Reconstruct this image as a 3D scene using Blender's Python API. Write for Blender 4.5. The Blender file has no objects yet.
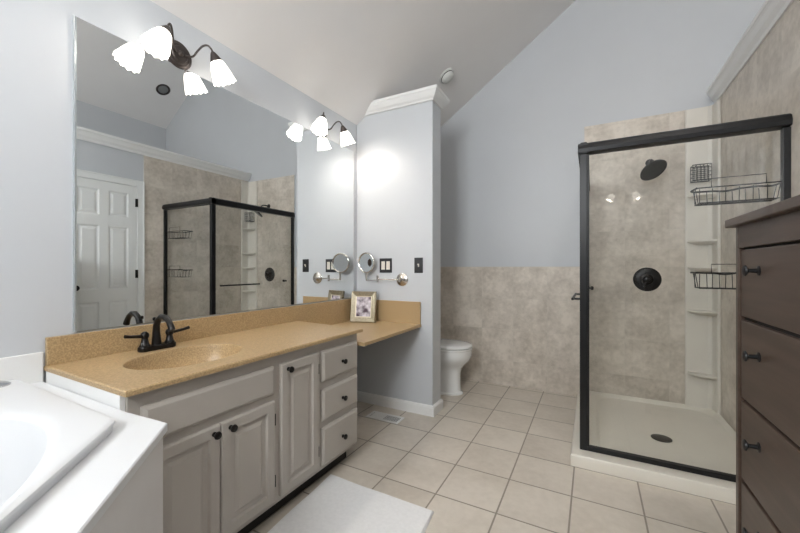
import bpy, bmesh, math, random
from mathutils import Vector, Matrix
C = bpy.context.scene
COL = C.collection
PI = math.pi
random.seed(4)

# ------------------------------------------------------------------ camera, world, lights, exposure
cam_d = bpy.data.cameras.new('camera')
cam = bpy.data.objects.new('camera', cam_d); COL.objects.link(cam)
cam.location = (1.8, 0.0, 1.15)
cam.rotation_euler = (PI/2, 0, math.radians(28.2))
cam_d.sensor_width = 36.0
cam_d.lens = 358.0/800*36
cam_d.shift_y = 0.00125
cam_d.clip_start = 0.02
C.camera = cam

w = bpy.data.worlds.new('sky'); C.world = w; w.use_nodes = True
w.node_tree.nodes['Background'].inputs[0].default_value = (0.80, 0.90, 1.0, 1)
w.node_tree.nodes['Background'].inputs[1].default_value = 3.0

def area(name, loc, rot, sx, sy, power, col):
    l = bpy.data.lights.new(name, 'AREA'); l.shape = 'RECTANGLE'; l.size = sx; l.size_y = sy
    l.energy = power; l.color = col
    o = bpy.data.objects.new(name, l); o.location = loc; o.rotation_euler = rot; COL.objects.link(o)
    return o
# fill light added outside the unseen rear wall window, shining in through it
area('window_fill_light', (1.18, -1.40, 2.2), (PI/2, 0, 0), 1.1, 1.1, 55, (0.97, 0.98, 1.0))
SHADE_GLOW = 1.9
BULB_WATTS = 1.35

C.view_settings.view_transform = 'Standard'
C.view_settings.look = 'None'
C.view_settings.gamma = 1.0
C.view_settings.use_curve_mapping = False
C.view_settings.exposure = 1.0

# ------------------------------------------------------------------ materials
def mat(name, col, rough=0.5, metal=0.0, spec=0.5, var=0.0, scale=8.0, bump=0.0, bscale=60.0, coat=0.0, col2=None, detail=6.0, stretch=None):
    m = bpy.data.materials.new(name); m.use_nodes = True
    nt = m.node_tree; N = nt.nodes; L = nt.links
    b = N['Principled BSDF']
    b.inputs['Base Color'].default_value = (*col, 1)
    b.inputs['Roughness'].default_value = rough
    b.inputs['Metallic'].default_value = metal
    b.inputs['Specular IOR Level'].default_value = spec
    b.inputs['Coat Weight'].default_value = coat
    geo = N.new('ShaderNodeNewGeometry')
    vec = geo.outputs['Position']
    if stretch:
        mp = N.new('ShaderNodeMapping'); mp.inputs['Scale'].default_value = stretch
        L.new(vec, mp.inputs['Vector']); vec = mp.outputs['Vector']
    nz = N.new('ShaderNodeTexNoise'); nz.inputs['Scale'].default_value = scale; nz.inputs['Detail'].default_value = detail
    L.new(vec, nz.inputs['Vector'])
    if col2 is None:
        col2 = tuple(c*(1-var) for c in col); 
    rp = N.new('ShaderNodeValToRGB')
    rp.color_ramp.elements[0].position = 0.35; rp.color_ramp.elements[1].position = 0.65
    rp.color_ramp.elements[0].color = (*col2, 1); rp.color_ramp.elements[1].color = (*col, 1)
    L.new(nz.outputs['Fac'], rp.inputs['Fac']); L.new(rp.outputs['Color'], b.inputs['Base Color'])
    if bump:
        n2 = N.new('ShaderNodeTexNoise'); n2.inputs['Scale'].default_value = bscale; n2.inputs['Detail'].default_value = 4
        L.new(vec, n2.inputs['Vector'])
        bp = N.new('ShaderNodeBump'); bp.inputs['Strength'].default_value = bump; bp.inputs['Distance'].default_value = 0.002
        L.new(n2.outputs['Fac'], bp.inputs['Height']); L.new(bp.outputs['Normal'], b.inputs['Normal'])
    return m

def tile_mat(name, a1, a2, pitch, off, gw, light, dark, grout, rough=0.35, nscale=2.6, gmix=1.0, toff=5.0):
    """stone look tile: mottled noise, a different tone for each tile, and grout lines on a square grid"""
    m = bpy.data.materials.new(name); m.use_nodes = True
    nt = m.node_tree; N = nt.nodes; L = nt.links
    b = N['Principled BSDF']; b.inputs['Roughness'].default_value = rough
    geo = N.new('ShaderNodeNewGeometry'); sp = N.new('ShaderNodeSeparateXYZ'); L.new(geo.outputs['Position'], sp.inputs[0])
    def M(op, *ins):
        n = N.new('ShaderNodeMath'); n.operation = op
        for i, v in enumerate(ins):
            if isinstance(v, (int, float)): n.inputs[i].default_value = v
            else: L.new(v, n.inputs[i])
        return n.outputs[0]
    cells = []; masks = []
    for ax, o in ((a1, off[0]), (a2, off[1])):
        v = M('DIVIDE', M('SUBTRACT', sp.outputs[ax], o), pitch)
        cells.append(M('FLOOR', v))
        d = M('ABSOLUTE', M('SUBTRACT', M('FRACT', M('ADD', v, 0.5)), 0.5))
        masks.append(M('LESS_THAN', d, gw/2/pitch))
    mask = M('MAXIMUM', masks[0], masks[1])
    cb = N.new('ShaderNodeCombineXYZ'); L.new(cells[0], cb.inputs[0]); L.new(cells[1], cb.inputs[1])
    wn = N.new('ShaderNodeTexWhiteNoise'); wn.noise_dimensions = '3D'; L.new(cb.outputs[0], wn.inputs['Vector'])
    vm = N.new('ShaderNodeVectorMath'); vm.operation = 'MULTIPLY_ADD'
    L.new(wn.outputs['Color'], vm.inputs[0]); vm.inputs[1].default_value = (toff, toff, toff); L.new(geo.outputs['Position'], vm.inputs[2])
    nz = N.new('ShaderNodeTexNoise'); nz.inputs['Scale'].default_value = nscale; nz.inputs['Detail'].default_value = 12; nz.inputs['Roughness'].default_value = 0.68
    L.new(vm.outputs[0], nz.inputs['Vector'])
    n2 = N.new('ShaderNodeTexNoise'); n2.inputs['Scale'].default_value = 28; n2.inputs['Detail'].default_value = 5
    L.new(geo.outputs['Position'], n2.inputs['Vector'])
    f = M('ADD', M('MULTIPLY', nz.outputs['Fac'], 0.75), M('MULTIPLY', n2.outputs['Fac'], 0.25))
    f = M('ADD', f, M('MULTIPLY', M('SUBTRACT', wn.outputs['Value'], 0.5), 0.06))
    rp = N.new('ShaderNodeValToRGB'); e = rp.color_ramp.elements
    e[0].position = 0.36; e[0].color = (*dark, 1); e[1].position = 0.60; e[1].color = (*light, 1)
    L.new(f, rp.inputs['Fac'])
    mx = N.new('ShaderNodeMix'); mx.data_type = 'RGBA'
    L.new(M('MULTIPLY', mask, gmix), mx.inputs['Factor']); L.new(rp.outputs['Color'], mx.inputs['A']); mx.inputs['B'].default_value = (*grout, 1)
    L.new(mx.outputs['Result'], b.inputs['Base Color'])
    bp = N.new('ShaderNodeBump'); bp.inputs['Strength'].default_value = 0.35; bp.inputs['Distance'].default_value = 0.002
    L.new(M('SUBTRACT', 1.0, mask), bp.inputs['Height']); L.new(bp.outputs['Normal'], b.inputs['Normal'])
    return m

def emit_glass(name, col, strength):
    m = bpy.data.materials.new(name); m.use_nodes = True
    b = m.node_tree.nodes['Principled BSDF']
    b.inputs['Base Color'].default_value = (0.9, 0.88, 0.84, 1); b.inputs['Roughness'].default_value = 0.3
    b.inputs['Emission Color'].default_value = (*col, 1); b.inputs['Emission Strength'].default_value = strength
    return m

def clear_glass(name, tint=(0.985, 0.99, 0.985)):
    m = bpy.data.materials.new(name); m.use_nodes = True
    N = m.node_tree.nodes; L = m.node_tree.links
    N.remove(N['Principled BSDF'])
    tr = N.new('ShaderNodeBsdfTransparent'); tr.inputs[0].default_value = (*tint, 1)
    gl = N.new('ShaderNodeBsdfGlossy'); gl.inputs['Roughness'].default_value = 0.0
    lw = N.new('ShaderNodeLayerWeight'); lw.inputs['Blend'].default_value = 0.5
    p = N.new('ShaderNodeMath'); p.operation = 'POWER'; p.inputs[1].default_value = 5; L.new(lw.outputs['Facing'], p.inputs[0])
    q = N.new('ShaderNodeMath'); q.operation = 'MULTIPLY_ADD'; q.inputs[1].default_value = 0.8; q.inputs[2].default_value = 0.035
    L.new(p.outputs[0], q.inputs[0])
    mx = N.new('ShaderNodeMixShader'); L.new(q.outputs[0], mx.inputs[0]); L.new(tr.outputs[0], mx.inputs[1]); L.new(gl.outputs[0], mx.inputs[2])
    L.new(mx.outputs[0], N['Material Output'].inputs['Surface'])
    return m

PAINT = mat('pale_blue_grey_paint', (0.57, 0.59, 0.615), 0.42, var=0.02, scale=3, bump=0.05, bscale=220)
CEIL = mat('ceiling_white_paint', (0.85, 0.83, 0.815), 0.7, var=0.02, scale=3, bump=0.1, bscale=150)
TRIM = mat('white_trim_paint', (0.82, 0.82, 0.81), 0.35, var=0.02)
FLOOR = tile_mat('floor_tile', 0, 1, 0.305, (1.10, 1.688), 0.008, (0.68, 0.62, 0.54), (0.56, 0.50, 0.425), (0.27, 0.23, 0.185), 0.32)
WTILE_B = tile_mat('wall_tile_back', 0, 2, 0.305, (1.74, 0.24), 0.004, (0.72, 0.655, 0.575), (0.46, 0.405, 0.34), (0.60, 0.56, 0.49), 0.35, 5.0, 0.6, 0.10)
WTILE_R = tile_mat('wall_tile_right', 1, 2, 0.305, (2.18, 0.24), 0.004, (0.72, 0.655, 0.575), (0.46, 0.405, 0.34), (0.60, 0.56, 0.49), 0.35, 5.0, 0.6, 0.10)
BRONZE = mat('oil_rubbed_bronze', (0.018, 0.016, 0.015), 0.32, metal=0.6, var=0.3, scale=30)
BRONZE_L = mat('brushed_bronze', (0.10, 0.085, 0.08), 0.38, metal=0.85, var=0.3, scale=30)
BLACK = mat('black_metal', (0.010, 0.010, 0.011), 0.35, spec=0.35, var=0.2)
NICKEL = mat('brushed_nickel', (0.60, 0.57, 0.53), 0.25, metal=1.0, var=0.1, scale=20)
CHROME = mat('grey_chrome', (0.55, 0.56, 0.58), 0.15, metal=1.0, var=0.05)
GREIGE = mat('greige_cabinet_paint', (0.44, 0.405, 0.365), 0.4, var=0.03, scale=5)
COUNTER = mat('tan_speckled_solid_surface', (0.52, 0.37, 0.20), 0.33, col2=(0.34, 0.23, 0.115), scale=170, detail=3, spec=0.5)
CUTEDGE = mat('counter_edge', (0.52, 0.36, 0.20), 0.35, col2=(0.42, 0.28, 0.14), scale=170)
WOOD = mat('dark_stained_wood', (0.088, 0.057, 0.042), 0.38, col2=(0.062, 0.039, 0.028), scale=9, stretch=(1, 0.35, 5.0), bump=0.08, bscale=30)
DARK = mat('dark_gap', (0.02, 0.017, 0.015), 0.8, var=0.2)
PORC = mat('white_porcelain', (0.80, 0.80, 0.79), 0.12, var=0.01, coat=0.4)
ACRYL = mat('white_acrylic', (0.74, 0.75, 0.765), 0.3, var=0.01)
MARBLE = mat('white_marble_panel', (0.84, 0.83, 0.82), 0.25, col2=(0.77, 0.75, 0.74), scale=3.2)
PAN = mat('cream_shower_base', (0.78, 0.735, 0.65), 0.3, var=0.02)
SHELFM = mat('off_white_corner_panel', (0.76, 0.72, 0.65), 0.3, var=0.06, scale=4)
DOORM = mat('white_door_paint', (0.80, 0.81, 0.80), 0.35, var=0.01)
FILL_DOME = emit_glass('fill_dome_glass', (1.0, 0.95, 0.88), 56.0)
SHADE = emit_glass('frosted_shade', (1.0, 0.93, 0.84), SHADE_GLOW)
GLASS = clear_glass('shower_glass')
FILL_WGLASS = clear_glass('fill_window_glass')
MIRROR = mat('mirror_silver', (0.86, 0.88, 0.88), 0.0, metal=1.0, var=0.0)
MEDGE = mat('mirror_edge', (0.5, 0.54, 0.56), 0.2, metal=0.5)
WHITE = mat('white_plastic', (0.80, 0.80, 0.78), 0.35, var=0.01)
CREAMP = mat('almond_plastic', (0.74, 0.70, 0.62), 0.35, var=0.01)
BLACKP = mat('black_switch_plate', (0.025, 0.025, 0.027), 0.3, var=0.1)
RUG = mat('white_cotton_terry', (0.88, 0.88, 0.88), 0.95, var=0.05, scale=60, bump=1.0, bscale=420)
GOLD = mat('champagne_frame', (0.36, 0.31, 0.22), 0.35, metal=0.5, col2=(0.26, 0.22, 0.15), scale=90)
GOLD_L = mat('pale_gold_lip', (0.66, 0.58, 0.44), 0.35, metal=0.4, var=0.1)
SLOT2 = mat('unlit_lens', (0.22, 0.22, 0.22), 0.5)
SLOT = mat('dark_duct', (0.05, 0.05, 0.05), 0.8, var=0.1)
MATW = mat('detector_white', (0.72, 0.73, 0.70), 0.5, var=0.02)
PIC = mat('photo_print', (0.72, 0.66, 0.72), 0.2, col2=(0.10, 0.07, 0.09), scale=22, detail=2)

# ------------------------------------------------------------------ mesh builder
class MB:
    def __init__(s): s.b = bmesh.new(); s.mi = 0
    def face(s, vs):
        try:
            f = s.b.faces.new(vs); f.material_index = s.mi; return f
        except ValueError: return None
    def box(s, x0, x1, y0, y1, z0, z1, M=None):
        P = [Vector((x, y, z)) for x in (x0, x1) for y in (y0, y1) for z in (z0, z1)]
        if M: P = [M @ p for p in P]
        v = [s.b.verts.new(p) for p in P]
        for q in ((0, 1, 3, 2), (4, 6, 7, 5), (0, 4, 5, 1), (2, 3, 7, 6), (0, 2, 6, 4), (1, 5, 7, 3)):
            s.face([v[i] for i in q])
        return s
    def loft(s, rings, cap0=True, cap1=True, closed=True):
        R = [[s.b.verts.new(p) for p in r] for r in rings]
        n = len(R[0])
        for a, b in zip(R, R[1:]):
            for i in range(n if closed else n-1):
                j = (i+1) % n
                s.face([a[i], a[j], b[j], b[i]])
        if cap0: s.face(list(reversed(R[0])))
        if cap1: s.face(R[-1])
        return s
    def tube(s, pts, r, n=10, closed=False):
        pts = [Vector(p) for p in pts]; rings = []
        m = len(pts)
        rr = r if isinstance(r, (list, tuple)) else [r]*m
        prev = None
        for i, p in enumerate(pts):
            if closed: t = (pts[(i+1) % m]-pts[i-1])
            else: t = pts[min(i+1, m-1)]-pts[max(i-1, 0)]
            t.normalize()
            if prev is None:
                up = Vector((0, 0, 1)) if abs(t.z) < 0.9 else Vector((1, 0, 0))
                a = t.cross(up).normalized()
            else: a = (prev-t*prev.dot(t)).normalized()
            prev = a; b = t.cross(a)
            rings.append([p+(a*math.cos(2*PI*k/n)+b*math.sin(2*PI*k/n))*rr[i] for k in range(n)])
        if closed: rings.append(rings[0])
        s.loft(rings, not closed, not closed)
        if closed: bmesh.ops.remove_doubles(s.b, verts=s.b.verts, dist=1e-6)
        return s
    def lathe(s, o, ax, prof, n=28, wob=None):
        """prof: (distance along axis, radius)"""
        o = Vector(o); ax = Vector(ax).normalized()
        up = Vector((0, 0, 1)) if abs(ax.z) < 0.9 else Vector((1, 0, 0))
        a = ax.cross(up).normalized(); b = ax.cross(a)
        rings = []
        for h, r in prof:
            ring = []
            for k in range(n):
                th = 2*PI*k/n; q = r; hh = h
                if wob: q, hh = wob(h, r, th)
                ring.append(o+ax*hh+(a*math.cos(th)+b*math.sin(th))*max(q, 1e-4))
            rings.append(ring)
        return s.loft(rings)
    def prism(s, poly, ax, a, b):
        """poly in the two other axes extruded along axis ax from a to b"""
        def P(u, v, t): return {0: (t, u, v), 1: (u, t, v), 2: (u, v, t)}[ax]
        return s.loft([[P(u, v, a) for u, v in poly], [P(u, v, b) for u, v in poly]])
    def panel(s, axis, sgn, base, u0, u1, z0, z1, prof):
        """stepped rectangular rings (inset, height); axis 0: face looks along x, u is y"""
        rings = []
        for ins, h in prof:
            c = [(u0+ins, z0+ins), (u1-ins, z0+ins), (u1-ins, z1-ins), (u0+ins, z1-ins)]
            rings.append([(base+sgn*h, u, z) if axis == 0 else (u, base+sgn*h, z) for u, z in c])
        return s.loft(rings)
    def sweep(s, path, prof, closed_prof=True):
        """profile (offset to the right of travel, z) swept along an xy polyline with mitres"""
        pts = [Vector((p[0], p[1])) for p in path]; rings = []
        for i, p in enumerate(pts):
            ds = []
            if i > 0: ds.append((pts[i]-pts[i-1]).normalized())
            if i < len(pts)-1: ds.append((pts[i+1]-pts[i]).normalized())
            ns = [Vector((d.y, -d.x)) for d in ds]
            if len(ns) == 2:
                m = (ns[0]+ns[1]).normalized(); m = m/max(m.dot(ns[0]), 0.2)
            else: m = ns[0]
            rings.append([(p.x+m.x*o, p.y+m.y*o, z) for o, z in prof])
        return s.loft(rings)
    def build(s, name, mats, parent=None, smooth=False, bevel=0.0, seg=2, sub=0, base=None):
        bmesh.ops.recalc_face_normals(s.b, faces=s.b.faces)
        me = bpy.data.meshes.new(name)
        if not isinstance(mats, (list, tuple)): mats = [mats]
        for m in mats: me.materials.append(m)
        org = Vector((0, 0, 0)); p = parent
        while p is not None: org = org+p.location; p = p.parent
        loc = Vector((0, 0, 0))
        if parent is None:
            if base is not None: loc = Vector(base)
            else:
                xs = [v.co for v in s.b.verts]
                loc = Vector(((min(v.x for v in xs)+max(v.x for v in xs))/2, (min(v.y for v in xs)+max(v.y for v in xs))/2, min(v.z for v in xs)))
            org = loc
        bmesh.ops.translate(s.b, verts=s.b.verts, vec=-org)
        s.b.to_mesh(me); s.b.free()
        o = bpy.data.objects.new(name, me); COL.objects.link(o)
        if parent is None: o.location = loc
        else: o.parent = parent
        if smooth:
            me.polygons.foreach_set('use_smooth', [True]*len(me.polygons))
            md = o.modifiers.new('edge', 'EDGE_SPLIT'); md.split_angle = math.radians(38)
        if bevel:
            md = o.modifiers.new('bevel', 'BEVEL'); md.width = bevel; md.segments = seg; md.limit_method = 'ANGLE'; md.angle_limit = math.radians(35)
            if not smooth:
                md.harden_normals = False
        if sub:
            md = o.modifiers.new('sub', 'SUBSURF'); md.levels = sub; md.render_levels = sub
        return o

def thing(name, loc, label, cat, group=None):
    o = bpy.data.objects.new(name, None); COL.objects.link(o); o.location = loc; o.empty_display_size = 0.1
    return tag(o, label, cat, group)
def tag(o, label, cat, group=None):
    o['label'] = label; o['category'] = cat
    if group: o['group'] = group
    return o
def struct(o):
    o['kind'] = 'structure'; return o
def copy_tree(o, parent=None):
    c = o.copy(); COL.objects.link(c)
    if parent is not None: c.parent = parent
    for ch in list(o.children): copy_tree(ch, c)
    return c

# ------------------------------------------------------------------ the room
XR, YB, YF = 2.638, 3.565, -1.12
CZ = lambda x: 2.385+0.695*x if x <= 3.23 else 2.385+0.695*3.23-0.695*(x-3.23)
XFAR = 4.76
m = MB(); m.box(-0.12, 4.9, YF-0.12, YB+0.12, -0.1, 0); struct(m.build('floor', FLOOR, base=(0, 0, 0)))
m = MB(); m.prism([(-0.12, CZ(-0.12)), (3.23, CZ(3.23)), (XFAR+.12, CZ(XFAR+.12)), (XFAR+.12, CZ(XFAR+.12)+.12), (3.23, CZ(3.23)+.13), (-0.12, CZ(-.12)+.12)], 1, YF-0.12, YB+0.12)
struct(m.build('ceiling', CEIL, base=(0, 0, 0)))
m = MB(); m.box(-0.12, 0, YF-.12, YB+.12, 0, 2.385)
m.mi = 1; m.box(0.0, 0.008, 2.72, YB, 0, 1.155)
struct(m.build('wall_left', [PAINT, tile_mat('wall_tile_left', 1, 2, 0.305, (2.72, 0.24), 0.004, (0.72, 0.655, 0.575), (0.46, 0.405, 0.34), (0.60, 0.56, 0.49), 0.35, 5.0, 0.6, 0.10)], base=(0, 0, 0)))
gable = [(0, 0), (XFAR, 0), (XFAR, CZ(XFAR)), (3.23, CZ(3.23)), (0, 2.385)]
m = MB(); m.prism(gable, 1, YB+0.008, YB+.12)
m.mi = 1; m.box(0.0, 1.74, YB, YB+0.008, 0, 1.158); m.box(1.74, XR, YB, YB+0.008, 0, 2.395)
struct(m.build('wall_back', [PAINT, WTILE_B], base=(0, 0, 0)))
m = MB(); m.box(XR+.008, XR+.12, YF, YB, 0, 2.5)
m.mi = 1; m.box(XR, XR+.008, 2.18, YB, 0, 2.415)
struct(m.build('wall_right', [PAINT, WTILE_R], base=(0, 0, 0)))
m = MB(); m.box(XR+.12, XFAR, YF, YB, 2.38, 2.5); struct(m.build('ceiling_ledge', PAINT, base=(0, 0, 0)))
m = MB(); m.box(XFAR, XFAR+.12, YF-.12, YB+.12, 2.4, CZ(XFAR)); struct(m.build('wall_far', PAINT, base=(0, 0, 0)))
# rear wall; the window over the tub is added to let in fill light
WX0, WX1, WZ0, WZ1 = 0.75, 1.60, 1.75, 2.65
m = MB(); y0, y1 = YF-.12, YF
m.box(0, XFAR, y0, y1, 0, WZ0); m.prism([(0, WZ0), (WX0, WZ0), (WX0, CZ(WX0)), (0, CZ(0))], 1, y0, y1)
m.prism([(WX0, WZ1), (WX1, WZ1), (WX1, CZ(WX1)), (WX0, CZ(WX0))], 1, y0, y1)
m.prism([(WX1, WZ0), (XFAR, WZ0), (XFAR, CZ(XFAR)), (3.23, CZ(3.23)), (WX1, CZ(WX1))], 1, y0, y1)
struct(m.build('wall_rear', PAINT, base=(0, 0, 0)))
m = MB(); c = .07
for a in ((WX0-c, WX1+c, WZ1, WZ1+c), (WX0-c, WX1+c, WZ0-c, WZ0), (WX0-c, WX0, WZ0, WZ1), (WX1, WX1+c, WZ0, WZ1)):
    m.box(a[0], a[1], YF, YF+.02, a[2], a[3])
fill_win = struct(m.build('fill_window_1', TRIM, base=(0, 0, 0)))
m = MB()
for a in ((WX0, WX1, WZ1-.04, WZ1), (WX0, WX1, WZ0, WZ0+.04), (WX0, WX0+.04, WZ0, WZ1), (WX1-.04, WX1, WZ0, WZ1), ((WX0+WX1)/2-.02, (WX0+WX1)/2+.02, WZ0, WZ1)):
    m.box(a[0], a[1], YF-.08, YF-.03, a[2], a[3])
m.build('fill_window_frame', TRIM, fill_win)
m = MB(); m.box(WX0+.02, WX1-.02, YF-.06, YF-.054, WZ0+.02, WZ1-.02); m.build('pane', FILL_WGLASS, fill_win)

# partition (wing) wall between the vanity and the toilet
WY0, WY1, WXE = 2.56, 2.73, 0.713
m = MB(); m.prism([(0, 0), (WXE, 0), (WXE, 2.445), (0.085, 2.445), (0, 2.385)], 1, WY0, WY1)
struct(m.build('wall_partition', PAINT, bevel=0.004, base=(0, 0, 0)))
crown = [(0, 2.447), (0.010, 2.447), (0.014, 2.457), (0.030, 2.470), (0.046, 2.492), (0.052, 2.505), (0.056, 2.508), (0.056, 2.530), (-0.075, 2.530), (-0.075, 2.4455), (0, 2.4455)]
m = MB(); m.sweep([(0.075, WY0), (WXE, WY0), (WXE, WY1), (0.075, WY1)], crown)
struct(m.build('trim_1', TRIM, base=(0, 0, 0)))
cr2 = [(0, 2.405), (0.010, 2.405), (0.014, 2.425), (0.032, 2.448), (0.044, 2.478), (0.052, 2.490), (0.056, 2.492), (0.056, 2.515), (-0.11, 2.515), (-0.11, 2.50), (0, 2.50)]
m = MB(); m.sweep([(XR, YB), (XR, YF)], cr2)
struct(m.build('trim_2', TRIM, base=(0, 0, 0)))
bb = [(0, 0), (0.016, 0), (0.016, 0.062), (0.010, 0.076), (0, 0.082)]
m = MB(); m.sweep([(0, WY0), (WXE, WY0), (WXE, WY1), (0.0, WY1)], bb); struct(m.build('baseboard_partition', TRIM, base=(0, 0, 0)))
m = MB(); m.sweep([(0, 1.74), (0, WY0)], bb); struct(m.build('baseboard_left', TRIM, base=(0, 0, 0)))
# white surround strip above the tub on the left wall
m = MB(); m.box(0, 0.012, YF, 0.545, 0.70, 0.838); struct(m.build('trim_3', TRIM, bevel=0.003, base=(0, 0, 0)))

# six panel door in the right wall
dy0, dy1, dz1 = 1.50, 2.11, 2.04
m = MB()
xf = XR+.008
m.box(xf-.018, xf, dy0-.07, dy0, 0, dz1+.07); m.box(xf-.018, xf, dy1, dy1+.07, 0, dz1+.07); m.box(xf-.018, xf, dy0, dy1, dz1, dz1+.07)
m.box(xf-.024, xf-.016, dy0-.07, dy0-.055, 0, dz1+.07); m.box(xf-.024, xf-.016, dy1+.055, dy1+.07, 0, dz1+.07); m.box(xf-.024, xf-.016, dy0-.07, dy1+.07, dz1+.055, dz1+.07)
door = struct(m.build('door_1', DOORM, bevel=0.003, base=(0, 0, 0)))
m = MB(); t = 0.012
cols = [(dy0+.085, dy0+.265), (dy0+.345, dy1-.085)]
rows = [(0.20, 0.80), (0.93, 1.58), (1.69, 1.95)]
ys = [dy0+.003]+[v for c_ in cols for v in c_]+[dy1-.003]
zs = [0.01]+[v for r_ in rows for v in r_]+[dz1-.003]
for i in range(len(ys)-1):
    for j in range(len(zs)-1):
        if i % 2 == 1 and j % 2 == 1:
            m.panel(0, -1, xf, ys[i], ys[i+1], zs[j], zs[j+1], [(0, 0), (0, t), (0.012, 0.004), (0.022, 0.004), (0.040, 0.010), (0.041, 0.010)])
        else: m.box(xf-t, xf, ys[i], ys[i+1], zs[j], zs[j+1])
m.build('door_leaf', DOORM, door)
for hz in (0.25, 1.08, 1.86):
    m = MB(); m.lathe((xf-.018, dy1, hz-.045), (0, 0, 1), [(0, .006), (.09, .006)], 10); m.box(xf-.016, xf-.012, dy1-.02, dy1+.02, hz-.045, hz+.045)
    h = m.build('hinge', BRONZE, door)
m = MB(); m.lathe((xf-.012, dy0+.06, 0.95), (-1, 0, 0), [(0, .03), (.008, .03), (.01, .012), (.03, .012), (.035, .026), (.055, .028), (.062, .012)], 20)
m.build('door_handle', BRONZE, door, smooth=True)

# ------------------------------------------------------------------ wall mirror
t0 = thing('wall_mirror', (0, 1.573, 0.897), 'large frameless wall mirror behind the sink vanity', 'mirror')
m = MB(); m.mi = 1; m.box(0.001, 0.007, 0.632, 2.507, 0.897, 2.14)
for f in m.b.faces:
    if all(v.co.x > 0.006 for v in f.verts): f.material_index = 0
m.build('mirror_glass', [MIRROR, MEDGE], t0)
m = MB()
m.prism([(0.007, 0.632), (0.0085, 0.636), (0.007, 0.642)], 2, 0.897, 2.14)
m.build('edge_strip', MEDGE, t0)

# ------------------------------------------------------------------ ring filling helper: outline around a hole
def outline_ring(poly, c, angs, z):
    out = []
    for th in angs:
        d = (math.cos(th), math.sin(th)); best = None
        for i in range(len(poly)):
            (x1, y1), (x2, y2) = poly[i], poly[(i+1) % len(poly)]
            ex, ey = x2-x1, y2-y1
            den = d[0]*ey-d[1]*ex
            if abs(den) < 1e-9: continue
            tt = ((x1-c[0])*ey-(y1-c[1])*ex)/den
            ss = ((x1-c[0])*d[1]-(y1-c[1])*d[0])/den
            if tt > 0 and -1e-6 <= ss <= 1+1e-6 and (best is None or tt < best): best = tt
        out.append((c[0]+d[0]*best, c[1]+d[1]*best, z))
    return out
def angles(poly, c, n=72):
    A = [2*PI*k/n for k in range(n)]
    for p in poly:
        a = math.atan2(p[1]-c[1], p[0]-c[0]) % (2*PI)
        i = min(range(n), key=lambda k: abs((A[k]-a+PI) % (2*PI)-PI)); A[i] = a
    return sorted(A)
def inset(poly, d):
    """convex polygon, counter clockwise, moved inward by d"""
    n = len(poly); L = []
    for i in range(n):
        p, q = Vector(poly[i]), Vector(poly[(i+1) % n]); e = (q-p).normalized(); nn = Vector((-e.y, e.x))
        L.append((p+nn*d, e))
    out = []
    for i in range(n):
        p, e = L[i-1]; q, f = L[i]
        den = e.x*f.y-e.y*f.x; tt = ((q.x-p.x)*f.y-(q.y-p.y)*f.x)/den
        out.append(tuple(p+e*tt))
    return out
def sup(c, a, b, n, th, rot=0.0):
    ct, st = math.cos(th-rot), math.sin(th-rot)
    r = (abs(ct/a)**n+abs(st/b)**n)**(-1.0/n)
    return (c[0]+r*math.cos(th), c[1]+r*math.sin(th))

# ------------------------------------------------------------------ vanity cabinet
VY0, VY1, VF, CB = 0.564, 1.765, 0.562, 0.7665
van = thing('vanity_cabinet', (0.3, 1.15, 0), 'greige painted vanity cabinet with three doors and three drawers under the tan counter', 'cabinet')
m = MB(); m.box(VF-.02, VF, VY0, VY1, 0.10, CB); m.box(0.02, VF-.02, VY0, VY0+.018, 0.10, CB); m.box(0.02, VF-.02, VY1-.018, VY1, 0.10, CB); m.box(0.02, .03, VY0+.018, VY1-.018, 0.10, CB); m.box(0.03, VF-.02, VY0+.018, VY1-.018, 0.10, .118); m.build('body', GREIGE, van, bevel=0.002)
m = MB(); m.box(0.02, VF-.075, VY0+.01, VY1-.005, 0.0, 0.10); m.build('toe_kick', DARK, van)
m = MB(); m.box(0.02, VF-.01, VY0-.016, VY0, 0.0, CB); m.build('side_panel', TRIM, van, bevel=0.002)['label'] = 'white painted end panel'
py = lambda y: y*1.018
pz = lambda z: 1.15-(1.15-z)*1.016
RP = [(0, 0), (0, 0.014), (0.005, 0.018), (0.040, 0.018), (0.046, 0.008), (0.062, 0.008), (0.076, 0.0145), (0.077, 0.0145)]
SP = [(0, 0), (0, 0.008), (0.004, 0.012), (0.012, 0.018), (0.016, 0.0185)]
def knob(y, z, parent, x):
    m = MB(); m.lathe((x, y, z), (1, 0, 0), [(0, .009), (.004, .009), (.006, .0055), (.013, .0055), (.016, .012), (.021, .0145), (.026, .013), (.029, .006)], 20)
    m.build('knob', BRONZE, parent, smooth=True)
for (a, b, z0, z1, ky, kz, hy) in ((0.60, 0.846, 0.142, 0.575, 0.812, 0.548, 0.60), (0.850, 1.103, 0.142, 0.575, 0.878, 0.548, 1.108), (1.138, 1.383, 0.142, 0.724, 1.168, 0.695, 1.388)):
    a, b, z0, z1, ky, kz, hy = py(a), py(b), pz(z0), pz(z1), py(ky)+.008, pz(kz), py(hy)
    m = MB(); m.panel(0, 1, VF, a, b, z0, z1, RP); d = m.build('door', GREIGE, van)
    knob(ky, kz, d, VF+.018)
    for hz in (z0+.085, z1-.085):
        m = MB(); m.box(VF, VF+.008, hy-.004, hy+.004, hz-.022, hz+.022); m.lathe((VF+.009, hy, hz-.025), (0, 0, 1), [(0, .004), (.05, .004)], 8)
        m.build('hinge', BRONZE, d)
m = MB(); m.panel(0, 1, VF, 0.600, py(1.103), pz(0.605), pz(0.724), SP); m.build('false_drawer_front', GREIGE, van)
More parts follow.
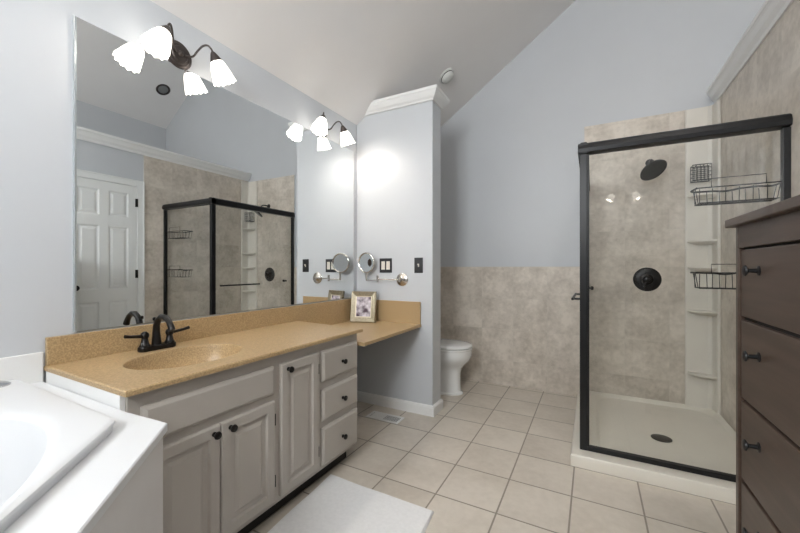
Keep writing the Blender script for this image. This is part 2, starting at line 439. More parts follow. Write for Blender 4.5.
for z0, z1 in ((0.567, 0.724), (0.364, 0.527), (0.138, 0.332)):
    m = MB(); z0, z1 = pz(z0), pz(z1); m.panel(0, 1, VF, py(1.413), py(1.722), z0, z1, SP); d = m.build('drawer', GREIGE, van)
    knob(py(1.573), (z0+z1)/2-.006, d, VF+.018)

# countertop with the moulded oval sink
ct = thing('vanity_countertop', (0.3, 1.15, 0.76), 'tan speckled vanity countertop with moulded oval sink and backsplash', 'countertop')
SC = (0.318, 0.900)
poly = [(0.002, 0.547), (0.590, 0.547), (0.594, 1.778), (0.002, 1.835)]
A = angles(poly, SC, 96)
m = MB()
ell = lambda k, z: [(*sup(SC, 0.168*k, 0.222*k, 2.1, th), z) for th in A]
top = 0.785
m.loft([outline_ring(inset(poly, 0.02), SC, A, 0.767), outline_ring(poly, SC, A, 0.767), outline_ring(poly, SC, A, top-.004), outline_ring(inset(poly, 0.004), SC, A, top), ell(1.015, top), ell(1.0, top-.003)], False, False)
m.build('counter_slab', COUNTER, ct)
m = MB(); m.loft([ell(1.0, top-.003), ell(0.99, top-.012), ell(0.97, top-.035), ell(0.92, top-.075), ell(0.82, top-.112), ell(0.66, top-.134), ell(0.45, top-.143), ell(0.25, top-.147), ell(0.10, top-.148)], False, True)
bs = m.build('basin', COUNTER, ct, smooth=True)
m = MB(); m.lathe((SC[0]-.02, SC[1], top-.1485), (0, 0, 1), [(0, .03), (.003, .03), (.005, .022), (.003, .02), (.003, .012), (.008, .008)], 24); m.build('drain', BRONZE, bs, smooth=True)
m = MB(); m.box(0.002, 0.022, 0.551, 1.84, top-.001, 0.889); m.build('backsplash', COUNTER, ct, bevel=0.002)

lc = thing('makeup_countertop', (0.3, 2.15, 0.68), 'lower tan makeup countertop between the vanity cabinet and the partition wall', 'countertop')
m = MB(); m.prism([(0.002, VY1), (0.615, VY1), (0.620, WY0-.001), (0.002, WY0-.001)], 2, 0.683, 0.705); m.build('counter_slab', COUNTER, lc, bevel=0.003)
m = MB(); m.box(0.0018, 0.0222, 1.80, 2.541, 0.704, 0.888); m.build('backsplash', COUNTER, lc, bevel=0.002)
m = MB(); m.box(0.0018, 0.615, 2.541, 2.559, 0.704, 0.880); m.build('side_splash', COUNTER, lc, bevel=0.002)

# ------------------------------------------------------------------ faucet
fy = 0.900; fx = 0.085
fa = thing('bathroom_faucet', (fx, fy, top), 'oil rubbed bronze two handle faucet behind the oval sink', 'faucet')
m = MB(); m.prism([(fx+(0.026*math.cos(t_)), fy+(0.026*math.sin(t_)+(0.052 if math.sin(t_) > 0 else -0.052))) for t_ in [2*PI*(k+.5)/24 for k in range(24)]], 2, top, top+.022)
m.build('base_plate', BRONZE, fa, bevel=0.005)
m = MB()
path = [(fx-.008, fy, top+.02), (fx-.010, fy, top+.07), (fx-.008, fy, top+.105), (fx+.006, fy, top+.132), (fx+.032, fy, top+.147), (fx+.062, fy, top+.146), (fx+.088, fy, top+.130), (fx+.105, fy, top+.108), (fx+.112, fy, top+.092)]
m.tube(path, [.020, .0155, .0135, .0125, .0125, .012, .012, .013, .014], 16); m.build('spout', BRONZE, fa, smooth=True)
m = MB(); m.lathe((fx-.026, fy, top+.02), (0, 0, 1), [(0, .004), (.105, .003), (.107, .007), (.118, .007), (.121, .003)], 10); m.build('lift_rod', BRONZE, fa, smooth=True)
for s_ in (-1, 1):
    hy = fy+s_*0.052
    m = MB(); m.lathe((fx, hy, top+.02), (0, 0, 1), [(0, .021), (.006, .021), (.012, .016), (.035, .012), (.042, .016), (.048, .017), (.058, .015), (.066, .006)], 20)
    h = m.build('handle', BRONZE, fa, smooth=True)
    m = MB(); m.tube([(fx, hy, top+.066), (fx+.008, hy+s_*.03, top+.070), (fx+.012, hy+s_*.060, top+.074), (fx+.014, hy+s_*.082, top+.079)], [.008, .007, .0065, .0075], 10)
    m.build('lever', BRONZE, h, smooth=True)

# ------------------------------------------------------------------ vanity lights
def arc(pts, n=6):
    """Catmull-Rom through the points"""
    P = [Vector(p) for p in pts]; P = [P[0]*2-P[1]]+P+[P[-1]*2-P[-2]]; out = []
    for i in range(1, len(P)-2):
        for k in range(n):
            t_ = k/n; a, b, c_, d = P[i-1:i+3]
            out.append(0.5*((2*b)+(c_-a)*t_+(2*a-5*b+4*c_-d)*t_*t_+(3*b-a-3*c_+d)*t_**3))
    out.append(P[-2]); return out
vl = thing('vanity_light', (0, 0, 0), 'two-shade bronze wall light at the left end above the mirror', 'wall light', 'twin shade vanity lights')
m = MB(); m.lathe((0.0005, 0, 0), (1, 0, 0), [(0, .068), (.005, .068), (.008, .064), (.011, .062), (.013, .054), (.017, .051), (.019, .040), (.025, .036), (.027, .014), (.036, .010), (.040, .004)], 36)
m.build('backplate', BRONZE_L, vl, smooth=True)
for s_ in (-1, 1):
    m = MB(); m.tube(arc([(.030, s_*.02, .0), (.048, s_*.046, .004), (.066, s_*.060, .034), (.084, s_*.074, .060), (.100, s_*.090, .068), (.110, s_*.103, .054), (.114, s_*.108, .038)]), .0048, 10)
    m.build('arm', BRONZE_L, vl, smooth=True)
    O = Vector((.114, s_*.106, .042)); ax = Vector((0.08, s_*.42, -.89)).normalized()
    m = MB(); m.lathe(O, ax, [(0, .006), (.006, .012), (.018, .018), (.034, .025), (.044, .029), (.048, .029)], 24); m.build('socket_cap', BRONZE_L, vl, smooth=True)
    def wob(h, r, th):
        k = max(0, (h-.06)/.09)
        return r*(1+.035*k*math.cos(12*th)), h+(.004*k*math.cos(12*th) if h > .13 else 0)
    m = MB(); m.lathe(O, ax, [(.040, .024), (.044, .027), (.055, .033), (.075, .040), (.10, .046), (.125, .051), (.145, .056), (.143, .053), (.12, .047), (.095, .042), (.07, .035), (.05, .027)], 48, wob)
    m.build('lamp_shade', SHADE, vl, smooth=True)
    bl = bpy.data.lights.new('bulb', 'POINT'); bl.energy = BULB_WATTS; bl.color = (1.0, 0.93, 0.85); bl.shadow_soft_size = 0.028
    bo = bpy.data.objects.new('bulb', bl); COL.objects.link(bo); bo.parent = vl; bo.location = O+ax*.120
vl.location = (0, 1.037, 2.196)
v2 = copy_tree(vl); v2.location = (0, 2.10, 2.196)
v2['label'] = 'two-shade bronze wall light at the right end above the mirror, nearest the partition wall'
v3 = copy_tree(vl); v3.location = (2.18, YF, 2.17); v3.rotation_euler = (0, 0, PI/2)
v3['label'] = 'two-shade bronze wall light on the rear wall, reflected in the shower glass'

# ------------------------------------------------------------------ tub platform and corner tub
tp = thing('tub_platform', (0.7, -0.3, 0), 'white raised platform with slanted front around the corner bathtub', 'tub surround')
P0 = [(0.013, YF+.001), (1.60, YF+.001), (1.60, -0.257), (0.786, 0.5575), (0.606, 0.5435), (0.013, 0.5435)]
TC = (0.62, -0.32)
A = angles(P0, TC, 96)
PB = inset(P0, 0.17)
m = MB(); m.loft([outline_ring(PB, TC, A, 0.708), outline_ring(P0, TC, A, 0.708), outline_ring(P0, TC, A, 0.727), outline_ring(inset(P0, .003), TC, A, 0.730), outline_ring(PB, TC, A, 0.730)], False, False)
m.build('deck_top', ACRYL, tp)
PP = [(0.0145, YF+.003), (1.594, YF+.003), (1.594, -0.259), (0.780, 0.549), (0.60, 0.541), (0.0145, 0.541)]
m = MB(); m.loft([[(x, y, 0) for x, y in PP], [(x, y, 0.708) for x, y in PP]], False, False); m.build('side_panel', MARBLE, tp)
def round_poly(poly, r, n=8):
    out = []
    for i in range(len(poly)):
        p = Vector(poly[i]); a = (Vector(poly[i-1])-p).normalized(); b = (Vector(poly[(i+1) % len(poly)])-p).normalized()
        for k in range(n+1):
            t_ = k/n; q = (p+a*r)*(1-t_)**2+p*2*t_*(1-t_)+(p+b*r)*t_**2
            out.append((q.x, q.y))
    return out
T1 = [(0.016, YF+.03), (1.44, YF+.03), (1.44, -0.252), (0.716, 0.472), (0.016, 0.476)]
tub = thing('corner_bathtub', (0.62, -0.32, 0.35), 'white acrylic corner bathtub with oval basin set in the raised platform', 'bathtub')
A = angles(T1, TC, 96)
def el(k, z, off=0.0):
    cs, cd = 0.40, 0.792
    c = ((cs+cd)/math.sqrt(2), (cs-cd)/math.sqrt(2))
    out = []
    for th in A:
        # ray from TC to a ring scaled about TC
        x, y = sup(c, 0.76, 0.43, 2.5, th, -PI/4)
        out.append((c[0]+(x-c[0])*k, c[1]+(y-c[1])*k, z))
    return out
TC2 = ((0.40+0.792)/math.sqrt(2), (0.40-0.792)/math.sqrt(2))
A = angles(T1, TC2, 240)
# outer corners softened by averaging the ring
def soft(ring, n=2):
    for _ in range(n):
        ring = [tuple((ring[i-1][k]+2*ring[i][k]+ring[(i+1) % len(ring)][k])/4 for k in range(3)) for i in range(len(ring))]
    return ring
m = MB()
up = lambda d, z: outline_ring(round_poly(inset(T1, d), .022), TC2, A, z)
m.loft([up(.006, .730), up(.004, .748), up(0, .750), up(.001, .756), up(.006, .760), up(.012, .761), el(1.03, .761), el(1.0, .757), el(.985, .748)], False, False)
m.build('rim', ACRYL, tub, smooth=True)
m = MB(); m.loft([el(.985, .748), el(.96, .70), el(.93, .60), el(.88, .48), el(.80, .40), el(.65, .365), el(.3, .36)], False, True)
m.build('basin', ACRYL, tub, smooth=True)
m = MB(); m.lathe((0.078, 0.408, 0.7605), (0, 0, 1), [(0, .034), (.005, .034), (.009, .028), (.013, .018), (.014, .004)], 28)
m.build('jet_control', CHROME, tub, smooth=True)

# ------------------------------------------------------------------ shower
PX0, PY0 = 1.69, 2.300
PP = [(PX0, PY0), (XR-.001, PY0), (XR-.001, YB-.001), (PX0, YB-.001)]
DC = (2.2, 2.87)
sb = thing('shower_tray', (2.17, 2.96, 0), 'low cream shower base with raised curb under the black framed glass', 'shower tray')
A = angles(PP, DC, 96)
IN = [(1.83, 2.46), (XR-.02, 2.46), (XR-.02, YB-.02), (1.83, YB-.02)]
fl = lambda d, z, n=3: soft(outline_ring(inset(IN, d), DC, A, z), n)
cir = lambda r, z: [(DC[0]+r*math.cos(th), DC[1]+r*math.sin(th), z) for th in A]
m = MB()
m.loft([outline_ring(PP, DC, A, 0), outline_ring(PP, DC, A, .06), outline_ring(inset(PP, .006), DC, A, .068), fl(-.012, .070, 1), fl(0, .062), fl(.014, .042), fl(.03, .038), cir(.2, .034), cir(.055, .032)], False, True)
m.build('tray', PAN, sb, smooth=True)
m = MB(); m.lathe((DC[0], DC[1], .0325), (0, 0, 1), [(0, .058), (.003, .058), (.0045, .052), (.0045, .002)], 32)
for k in range(8):
    a = 2*PI*k/8
dr = m.build('drain_cover', BRONZE, sb, smooth=True); dr['label'] = 'round dark drain cover'

GX, GY = 1.756, 2.402      # planes of the side door and front panel
en = thing('shower_enclosure', (GX, GY, 0.07), 'black framed glass shower enclosure in the corner by the dresser', 'shower enclosure')
hz0, hz1 = 1.822, 1.890
m = MB(); m.prism([(GY-.030, hz0+.006), (GY-.034, hz0+.03), (GY-.026, hz1-.012), (GY-.010, hz1-.001), (GY+.012, hz1-.002), (GY+.024, hz1-.014), (GY+.026, hz0)], 0, GX-.030, XR); m.build('header', BLACK, en, bevel=0.003)
m = MB(); m.prism([(GX-.030, hz0), (GX-.030, hz1-.014), (GX-.012, hz1), (GX+.014, hz1), (GX+.028, hz1-.014), (GX+.028, hz0)], 1, GY-.028, YB); m.build('header', BLACK, en, bevel=0.003)
m = MB(); m.box(GX-.020, GX+.020, GY-.02, GY+.02, .068, hz0+.002); m.box(GX+.012, GX+.030, GY-.012, GY+.012, .068, hz0); m.box(GX-.012, GX+.012, GY, GY+.032, .068, hz0)
m.build('corner_post', BLACK, en, bevel=0.003)
m = MB(); m.box(XR-.028, XR, GY-.016, GY+.016, .068, hz0); m.build('wall_jamb', BLACK, en, bevel=0.002)
m = MB(); m.box(GX-.016, GX+.016, YB-.028, YB, .068, hz0); m.build('wall_jamb', BLACK, en, bevel=0.002)
m = MB(); m.box(GX, XR, GY-.018, GY+.016, .066, .094); m.build('bottom_rail', BLACK, en, bevel=0.003)
m = MB(); m.box(GX-.018, GX+.018, GY, YB, .066, .094); m.build('bottom_rail', BLACK, en, bevel=0.003)
m = MB(); m.box(GX+.02, XR-.02, GY-.003, GY+.003, .09, hz0+.01); m.build('fixed_panel', GLASS, en)
m = MB(); m.box(GX-.003, GX+.003, GY+.03, YB-.026, .095, hz0+.01); gp = m.build('door_panel', GLASS, en)
m = MB(); bx = GX-.062
m.tube([(bx, GY+.05, .955), (bx, GY+.56, .955)], .008, 12)
for yy in (GY+.09, GY+.52): m.tube([(bx, yy, .955), (GX-.003, yy, .955)], .007, 10)
m.build('towel_bar', BLACK, gp, smooth=True)
m = MB(); m.lathe((GX+.003, 3.44, .975), (1, 0, 0), [(0, .012), (.01, .008), (.03, .008), (.034, .016), (.05, .016), (.054, .008)], 16); m.build('door_knob', BLACK, gp, smooth=True)

# moulded corner shelf column
cs = thing('corner_shelf_column', (XR-.1, YB-.1, .04), 'off-white moulded corner column with five shelves inside the shower', 'shower shelves')
m = MB()
x0, yr = XR-.19, YB-.125
m.prism([(XR-.0005, YB-.0005), (x0, YB-.0005), (x0, YB-.016), (x0+.01, YB-.02), (XR-.055, YB-.024), (XR-.030, YB-.034), (XR-.024, YB-.055), (XR-.020, yr+.01), (XR-.016, yr), (XR-.0005, yr)], 2, .04, 2.39)
m.build('corner_panel', SHELFM, cs, bevel=0.003)
for z in (.335, .82, 1.155, 1.36, 1.71):
    m = MB(); pts = [(XR-.018, YB-.018), (x0+.012, YB-.018)]
    for k in range(0, 9):
        a = PI/2*k/8
        pts.append((x0+.012+(XR-.02-x0-.012)*(1-math.cos(a)), YB-.02-.10*math.sin(a)**.8))
    rings = [[(x, y, z-.030+(0.012 if False else 0)) for x, y in pts], [(x, y, z) for x, y in pts]]
    # underside narrower so that the shelf reads as moulded
    cx_, cy_ = XR-.02, YB-.02
    rings[0] = [(cx_+(x-cx_)*.75, cy_+(y-cy_)*.6, z-.032) for x, y in pts]
    mid = [(x, y, z-.012) for x, y in pts]
    m.loft([rings[0], mid, rings[1]]); m.build('shelf', SHELFM, cs, bevel=0.003)

# shower head and valve
sh = thing('rain_shower', (2.22, YB, 2.0), 'round dark rain shower head on the back shower wall', 'shower head')
m = MB(); m.lathe((2.22, YB, 2.01), (0, -1, 0), [(0, .032), (.006, .030), (.012, .014)], 24); m.build('flange', BLACK, sh, smooth=True)
hc = Vector((2.215, 3.36, 1.905)); ax = Vector((.40, -.50, -.76)).normalized()
m = MB(); m.tube(arc([(2.22, YB-.004, 2.01), (2.22, YB-.06, 2.015), (2.215, YB-.12, 2.0), tuple(hc-ax*.045+Vector((0, .01, .01))), tuple(hc-ax*.03)]), .0085, 12); m.build('arm', BLACK, sh, smooth=True)
m = MB(); m.lathe(hc-ax*.045, ax, [(0, .012), (.006, .019), (.022, .021), (.028, .030), (.036, .070), (.044, .092), (.054, .096), (.058, .090), (.056, .080), (.058, .07), (.058, .004)], 40); m.build('spray_head', BLACK, sh, smooth=True)
vv = thing('shower_valve', (2.20, YB, 1.052), 'round dark shower valve plate with handle on the back shower wall', 'shower valve')
m = MB(); m.lathe((2.20, YB, 1.052), (0, -1, 0), [(0, .098), (.004, .098), (.008, .090), (.012, .085), (.013, .05)], 44); m.build('escutcheon', BLACK, vv, smooth=True)
m = MB(); m.lathe((2.20, YB-.012, 1.052), (0, -1, 0), [(0, .046), (.012, .044), (.016, .030), (.034, .026), (.048, .024), (.052, .012)], 28); m.tube([(2.20, YB-.045, 1.052), (2.185, YB-.05, 1.02), (2.175, YB-.055, .992)], [.012, .009, .008], 10); m.build('handle', BRONZE, vv, smooth=True)

# wire caddies hooked on the inner side of the front glass
def rect(m, x0, x1, y0, y1, z, r): m.tube([(x0, y0, z), (x1, y0, z), (x1, y1, z), (x0, y1, z)], r, 6, closed=True)
def wire(m, pts, r=.0019, n=6): m.tube(pts, r, n)
def caddy(z0, z1, label):
    x0, x1, y0, y1 = 2.288, 2.618, GY+.006, GY+.115
    c_ = thing('wire_caddy', ((x0+x1)/2, (y0+y1)/2, z0), label, 'shower caddy', 'wire caddies on the shower glass')
    m = MB()
    rect(m, x0+.012, x1-.012, y0+.004, y1-.01, z0, .0026)
    k = .012
    while k < x1-x0-.012:
        wire(m, [(x0+k, y0, z1-.006), (x0+k, y0+.004, z0), (x0+k, y1-.01, z0), (x0+k, y1, z1-.006)]); k += .0525
    for yy in (y0+.03, y0+.06, y0+.085): wire(m, [(x0+.012, yy, z0), (x1-.012, yy, z0)])
    for xx, s_ in ((x0, 1), (x1, -1)):
        for yy in (y0+.03, y0+.075): wire(m, [(xx+s_*.0, yy, z1-.004), (xx+s_*.012, yy, z0)])
    m.build('basket', BLACK, c_, smooth=True)
    m = MB()
    m.tube(arc([(x0, y0, z1), (x0, y1, z1), (x0+.09, y1+.004, z1-.003), ((x0+x1)/2-.02, y1+.004, z1-.008), (x1-.12, y1+.004, z1+.002), (x1-.06, y1+.002, z1+.004), (x1, y1, z1+.002), (x1, y0, z1)], 5), .0050, 8)
    m.tube([(x0, y0, z1), (x1, y0, z1)], .0032, 8)
    m.build('top_rim', BLACK, c_, smooth=True)
    m = MB(); wire(m, [(x0+.06, y0, z1), (x0+.06, y0, z1+.045), (x1-.06, y0, z1+.045), (x1-.06, y0, z1)], .0022); m.build('back_loop', BLACK, c_)
    return c_
caddy(1.49, 1.568, 'upper black wire caddy on the inside of the shower glass')
caddy(1.040, 1.122, 'lower black wire caddy on the inside of the shower glass')
sd = thing('wire_soap_basket', (2.53, YB-.075, 1.81), 'small square black wire basket on the corner shelf column', 'soap basket')
m = MB(); x0, x1, y0, y1 = 2.478, 2.588, YB-.105, YB-.030
for z in (1.815, 1.845, 1.875, 1.905): rect(m, x0, x1, y0, y1, z, .0022)
rect(m, x0, x1, y0, y1, 1.93, .0032); rect(m, x0, x1, y0, y1, 1.812, .0032)
for k in range(6):
    xx = x0+(x1-x0)*k/5; wire(m, [(xx, y0, 1.93), (xx, y0, 1.812), (xx, y1, 1.812), (xx, y1, 1.93)])
m.build('basket', BLACK, sd)
m = MB(); wire(m, [(2.51, y1, 1.93), (2.51, YB-.0235, 1.93), (2.51, YB-.0235, 1.95), (2.556, YB-.0235, 1.95), (2.556, YB-.0235, 1.93), (2.556, y1, 1.93)], .0025); m.build('hook', BLACK, sd)

# ------------------------------------------------------------------ toilet
TY = 3.135
to = thing('toilet', (0.42, TY, 0), 'white porcelain toilet behind the partition wall', 'toilet')
def egg(cx_, rx, ry, z, back=None, n=40):
    out = []
    for k in range(n):
        th = 2*PI*k/n; c_, s_ = math.cos(th), math.sin(th)
        rr = rx if c_ > 0 else (back or rx)
        out.append((cx_+rr*math.copysign(abs(c_)**.9, c_), TY+ry*math.copysign(abs(s_)**.9, s_), z))
    return out
m = MB()
m.loft([egg(.52, .245, .112, 0, .26), egg(.52, .245, .112, .012, .26), egg(.52, .228, .098, .022, .25), egg(.52, .222, .094, .10, .25), egg(.52, .222, .096, .19, .25), egg(.525, .228, .106, .235, .25), egg(.55, .240, .138, .275, .25), egg(.58, .247, .168, .315, .24), egg(.596, .246, .182, .355, .24), egg(.598, .243, .184, .385, .235), egg(.598, .243, .184, .405, .235), egg(.598, .22, .16, .405, .21), egg(.598, .20, .14, .36, .18), egg(.59, .12, .09, .27, .12)], True, True)
m.box(.10, .40, TY-.10, TY+.10, .30, .402)
m.build('bowl', PORC, to, smooth=True)
m = MB(); m.loft([egg(.598, .246, .187, .407, .23), egg(.598, .250, .190, .411, .23), egg(.598, .250, .190, .421, .23), egg(.598, .246, .187, .425, .23)]); m.build('seat', PORC, to, smooth=True)
m = MB(); m.loft([egg(.596, .246, .187, .429, .235), egg(.596, .251, .191, .432, .235), egg(.596, .251, .191, .442, .235), egg(.596, .243, .184, .450, .228), egg(.594, .21, .155, .456, .20), egg(.59, .10, .07, .459, .10)])
m.box(.345, .40, TY-.09, TY-.05, .41, .452); m.box(.345, .40, TY+.05, TY+.09, .41, .452)
m.build('seat_lid', PORC, to, smooth=True)
m = MB(); m.box(.025, .215, TY-.215, TY+.215, .385, .735); tk = m.build('tank', PORC, to, bevel=0.025, seg=4)
m = MB(); m.box(.018, .228, TY-.225, TY+.225, .735, .768); m.build('tank_lid', PORC, to, bevel=0.01, seg=3)
m = MB(); m.tube([(.215, TY-.15, .68), (.235, TY-.15, .68), (.24, TY-.10, .675), (.24, TY-.07, .67)], .006, 8); m.build('flush_lever', NICKEL, tk, smooth=True)

# ------------------------------------------------------------------ dresser
DX, DYF, DYN = 2.172, 1.392, 0.30
dr = thing('tall_dresser', (2.41, .84, 0), 'tall dark brown wooden dresser with round knobs at the right edge', 'dresser')
m = MB(); m.box(DX-.020, XR-.002, DYN-.02, DYF+.020, 1.268, 1.2915); m.build('top', WOOD, dr, bevel=0.003)
m = MB()
m.box(DX+.014, XR-.004, DYN+.004, DYF-.004, .07, 1.267)
m.build('carcass', DARK, dr)
m = MB()
st = .022
for a, b in ((DYF-st, DYF), (DYN, DYN+st)): m.box(DX, XR-.003, a, b, 0, 1.268) if False else m.box(DX, DX+.04, a, b, 0, 1.268)
m.box(DX, DX+.03, DYN+st, DYF-st, 1.206, 1.268); m.box(DX, DX+.03, DYN+st, DYF-st, .05, .085)
m.build('face_frame', WOOD, dr, bevel=0.002)
for a, b in ((DYF-.014, DYF-.001), (DYN+.001, DYN+.014)):
    m = MB(); m.box(DX+.04, XR-.003, a, b, .04, 1.268); m.box(XR-.05, XR-.003, a, b, 0, .04); m.build('side_panel', WOOD, dr)
rows = [(1.011, 1.200), (.780, 1.001), (.550, .770), (.320, .540), (.092, .310)]
for i, (z0, z1) in enumerate(rows):
    ym = (DYF+DYN)/2
    spans = [(ym+.006, DYF-st-.005), (DYN+st+.005, ym-.006)] if i == 0 else [(DYN+st+.005, DYF-st-.005)]
    for a, b in spans:
        m = MB(); m.box(DX+.004, DX+.024, a, b, z0, z1); d = m.build('drawer', WOOD, dr, bevel=0.003)
        ks = [b-.125, a+.125] if i else [b-.125]
        for ky in ks:
            m = MB(); m.lathe((DX+.004, ky, (z0+z1)/2+(.036 if i == 0 else .03)), (-1, 0, 0), [(0, .013), (.002, .013), (.004, .006), (.020, .005), (.023, .011), (.026, .0145), (.029, .0135), (.031, .007)], 22)
            m.build('knob', BLACK, d, smooth=True)

# ------------------------------------------------------------------ partition wall fittings
def plate(name, x0, x1, z0, z1, label, cat, dbl):
    t_ = thing(name, ((x0+x1)/2, WY0, (z0+z1)/2), label, cat)
    m = MB(); m.box(x0, x1, WY0-.005, WY0-.0003, z0, z1); m.build('plate', BLACKP, t_, bevel=0.002)
    zc = (z0+z1)/2
    if dbl:
        for xc in (x0+.035, x1-.035):
            m = MB(); m.loft([[(xc-.0165, WY0-.005, zc-.034), (xc+.0165, WY0-.005, zc-.034), (xc+.0165, WY0-.005, zc+.034), (xc-.0165, WY0-.005, zc+.034)], [(xc-.0155, WY0-.0095, zc-.033), (xc+.0155, WY0-.0095, zc-.033), (xc+.0155, WY0-.007, zc+.033), (xc-.0155, WY0-.007, zc+.033)]])
            m.build('rocker', CREAMP, t_)
    else:
        xc = (x0+x1)/2
        m = MB(); m.box(xc-.005, xc+.005, WY0-.006, WY0-.004, zc-.012, zc+.012); m.loft([[(xc-.0045, WY0-.005, zc-.006), (xc+.0045, WY0-.005, zc-.006), (xc+.0045, WY0-.005, zc+.008), (xc-.0045, WY0-.005, zc+.008)], [(xc-.004, WY0-.018, zc+.006), (xc+.004, WY0-.018, zc+.006), (xc+.004, WY0-.016, zc+.013), (xc-.004, WY0-.016, zc+.013)]])
        m.build('toggle', CREAMP, t_)
        for zz in (zc-.042, zc+.042):
            m = MB(); m.lathe((xc, WY0-.005, zz), (0, -1, 0), [(0, .0035), (.0012, .003)], 10); m.build('screw', BLACKP, t_)
plate('rocker_switch', .236, .354, 1.107, 1.226, 'black double switch plate with two cream rockers', 'light switch', True)
plate('toggle_switch', .558, .633, 1.107, 1.228, 'black single switch plate with cream toggle near the wall end', 'light switch', False)

mm = thing('magnifying_mirror', (.45, WY0, 1.053), 'round nickel magnifying mirror on a swing arm fixed to the partition wall', 'mirror')
m = MB(); m.lathe((.45, WY0-.0003, 1.053), (0, -1, 0), [(0, .052), (.006, .052), (.010, .046), (.013, .034), (.018, .028), (.030, .014), (.045, .011)], 32); m.build('wall_rosette', NICKEL, mm, smooth=True)
m = MB(); m.lathe((.45, WY0-.052, 1.035), (0, 0, 1), [(0, .009), (.036, .009)], 14); m.tube([(.45, WY0-.052, 1.053), (.26, WY0-.075, 1.055)], .004, 10); m.lathe((.26, WY0-.075, 1.030), (0, 0, 1), [(0, .009), (.055, .009)], 14)
m.tube([(.26, WY0-.075, 1.047), (.147, WY0-.062, 1.046), (.145, WY0-.062, 1.046)], .004, 10)
m.build('swing_arm', NICKEL, mm, smooth=True)
dc = Vector((.140, WY0-.055, 1.190)); nn = Vector((-.10, -.99, -.03)).normalized()
m = MB(); m.tube([(.145, WY0-.062, 1.040), (.142, WY0-.066, 1.108)], .007, 10)
m.lathe(dc-nn*.012, nn, [(0, .03), (.001, .070), (.006, .084), (.014, .088), (.022, .086), (.024, .080), (.021, .0755), (.012, .0755), (.012, .002)], 44); m.build('mirror_rim', NICKEL, mm, smooth=True)
m = MB(); m.lathe(dc+nn*.001, nn, [(0, .075), (.0035, .075), (.0030, .05), (.0022, .025), (.002, .001)], 44); m.build('mirror_glass', MIRROR, mm, smooth=True)

# photo frame on the lower counter
pf = thing('photo_frame', (.158, 2.425, .7055), 'gold photo frame with portrait picture standing on the lower counter', 'picture frame')
ang = math.radians(17); tilt = math.radians(-9)
MM = Matrix.Translation((.158, 2.425, .7055)) @ Matrix.Rotation(ang, 4, 'Z') @ Matrix.Rotation(tilt, 4, 'X')
W2, HH = .106, .250
def fbox(m, a): m.box(*a, M=MM)
m = MB()
prof = [(0, 0), (0, .012), (.004, .018), (.012, .016), (.034, .011), (.038, .009), (.038, .0)]
rings = []
for ins, h in prof:
    rings.append([MM @ Vector((x, -h, z)) for x, z in ((-W2+ins, ins), (W2-ins, ins), (W2-ins, HH-ins), (-W2+ins, HH-ins))])
m.loft(rings, False, False); m.build('frame', GOLD, pf)
m = MB(); rings = []
for ins, h in ((.038, .004), (.038, .010), (.045, .009), (.046, .004)):
    rings.append([MM @ Vector((x, -h, z)) for x, z in ((-W2+ins, ins), (W2-ins, ins), (W2-ins, HH-ins), (-W2+ins, HH-ins))])
m.loft(rings, False, False); m.build('inner_lip', GOLD_L, pf)
m = MB(); fbox(m, (-W2+.045, W2-.045, -.006, -.002, .045, HH-.045)); m.build('picture', PIC, pf)
m = MB(); fbox(m, (-W2+.003, W2-.003, -.002, .004, .003, HH-.003)); m.build('backing', DARK, pf)
m = MB(); m.loft([[MM @ Vector(p) for p in ((-.02, .004, .17), (.02, .004, .17), (.02, .007, .17), (-.02, .007, .17))], [Vector(p)+Vector((.158, 2.425, .7055)) for p in ((-.052, .075, .0), (-.012, .088, .0), (-.013, .091, .0), (-.053, .078, .0))]]); m.build('easel_leg', DARK, pf)

# ------------------------------------------------------------------ floor things
rg = MB(); nx, ny = 40, 56
c00, c10, c11, c01 = Vector((.600, .62)), Vector((1.205, .62)), Vector((1.150, 1.552)), Vector((.528, 1.560))
def rp(u, v):
    p = (c00*(1-u)+c10*u)*(1-v)+(c01*(1-u)+c11*u)*v
    e = min(u, 1-u)*.6; g = min(v, 1-v)*.95; q = min(e, g)
    h = .013*min(1, (q/.008))**.5 if q > 0 else 0
    p.x += .004*math.sin(v*17)*(1 if u in (0, 1) else .3); p.y += .004*math.sin(u*13+1)*(1 if v in (0, 1) else .3)
    return (p.x, p.y, .0015+h+.0012*math.sin(u*9+v*4)*math.sin(v*11))
us = [0, .004, .012, .03]+[.03+.94*k/nx for k in range(1, nx)]+[.97, .988, .996, 1]
vs = [0, .003, .008, .02]+[.02+.96*k/ny for k in range(1, ny)]+[.98, .992, .997, 1]
G = [[rg.b.verts.new(rp(u, v)) for u in us] for v in vs]
for j in range(len(vs)-1):
    for i in range(len(us)-1): rg.face([G[j][i], G[j][i+1], G[j+1][i+1], G[j+1][i]])
bot = [rg.b.verts.new((v.co.x, v.co.y, .0005)) for v in [G[0][i] for i in range(len(us))]]
o = rg.build('bath_mat', RUG, smooth=True); tag(o, 'white cotton bath mat on the floor along the vanity cabinet', 'bath mat')

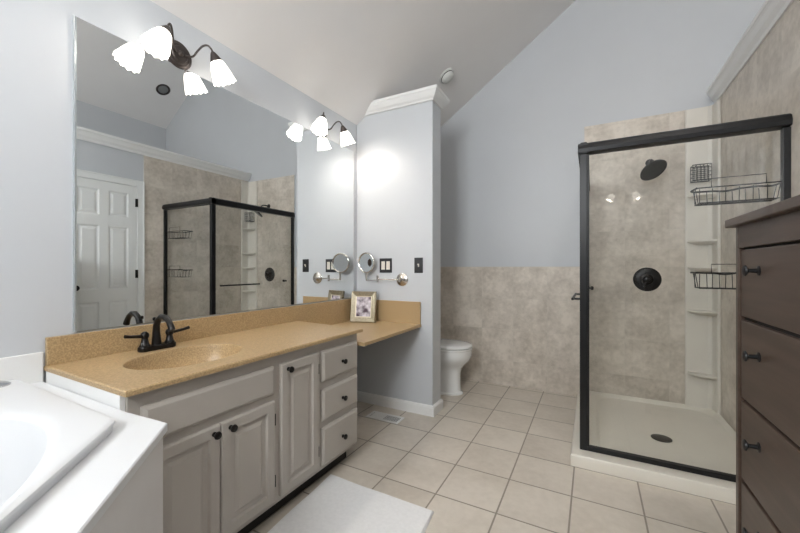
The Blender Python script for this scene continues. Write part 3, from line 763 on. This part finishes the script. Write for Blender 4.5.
fr = thing('floor_register', (.40, 2.365, 0), 'white metal floor vent by the partition wall', 'floor vent')
m = MB(); x0, x1, y0, y1 = .262, .542, 2.302, 2.428
for a in ((x0, x1, y0, y0+.022), (x0, x1, y1-.022, y1), (x0, x0+.022, y0+.022, y1-.022), (x1-.022, x1, y0+.022, y1-.022)): m.box(*a, .0005, .005)
m.build('frame', WHITE, fr, bevel=0.0015)
m = MB(); m.box(x0+.02, x1-.02, y0+.02, y1-.02, .0004, .0015); m.build('duct_opening', SLOT, fr)
m = MB(); k = x0+.028
while k < x1-.026:
    wv = .0075 if k < .40 else .0035
    m.box(k, k+wv, y0+.02, y1-.02, .0015, .0045); k += .011
m.build('grille', WHITE, fr)

# ------------------------------------------------------------------ ceiling things
sn = Vector((.695, 0, -1)).normalized()
sx = .665
sdp = Vector((sx, 2.985, CZ(sx)))
o_ = thing('smoke_detector', sdp, 'round off-white smoke detector on the sloped ceiling above the toilet', 'smoke detector')
m = MB(); m.lathe(sdp-sn*.001, sn, [(0, .072), (.008, .072), (.012, .066)], 36); m.build('mounting_base', MATW, o_, smooth=True)
m = MB(); m.lathe(sdp+sn*.012, sn, [(0, .062), (.002, .056), (.006, .056), (.007, .060), (.026, .052), (.034, .040), (.036, .002)], 36); m.build('cover', MATW, o_, smooth=True)
m = MB(); m.lathe(sdp+sn*.013, sn, [(0, .0625), (.004, .0625)], 36); m.build('vent_ring', DARK, o_)
lx = 4.19; lp = Vector((lx, 3.22, CZ(lx))); ln = Vector((-.695, 0, -1)).normalized()
o_ = thing('recessed_ceiling_light', lp, 'unlit recessed ceiling light on the far slope, seen in the mirror', 'ceiling light')
m = MB(); m.lathe(lp-ln*.001, ln, [(0, .10), (.004, .10), (.008, .085), (.003, .075), (.001, .07)], 32); m.build('trim_ring', BRONZE_L, o_, smooth=True)
m = MB(); m.lathe(lp+ln*.001, ln, [(0, .07), (.003, .06), (.004, .002)], 32); m.build('lens', SLOT2, o_, smooth=True)

dl = Vector((2.45, -.35, CZ(2.45)))  # unseen dome, added on the ceiling to brighten the room
o_ = thing('fill_dome_light', dl, 'round frosted dome added as fill light on the sloped ceiling behind the viewpoint', 'ceiling light')
m = MB(); m.lathe(dl, sn, [(-.001, .19), (.02, .19), (.026, .18)], 40); m.build('mounting_plate', NICKEL, o_, smooth=True)
m = MB(); m.lathe(dl+sn*.026, sn, [(0, .175), (.03, .17), (.06, .145), (.085, .10), (.098, .05), (.10, .003)], 40); m.build('lamp_shade', FILL_DOME, o_, smooth=True)  # glowing surface of the added fill dome
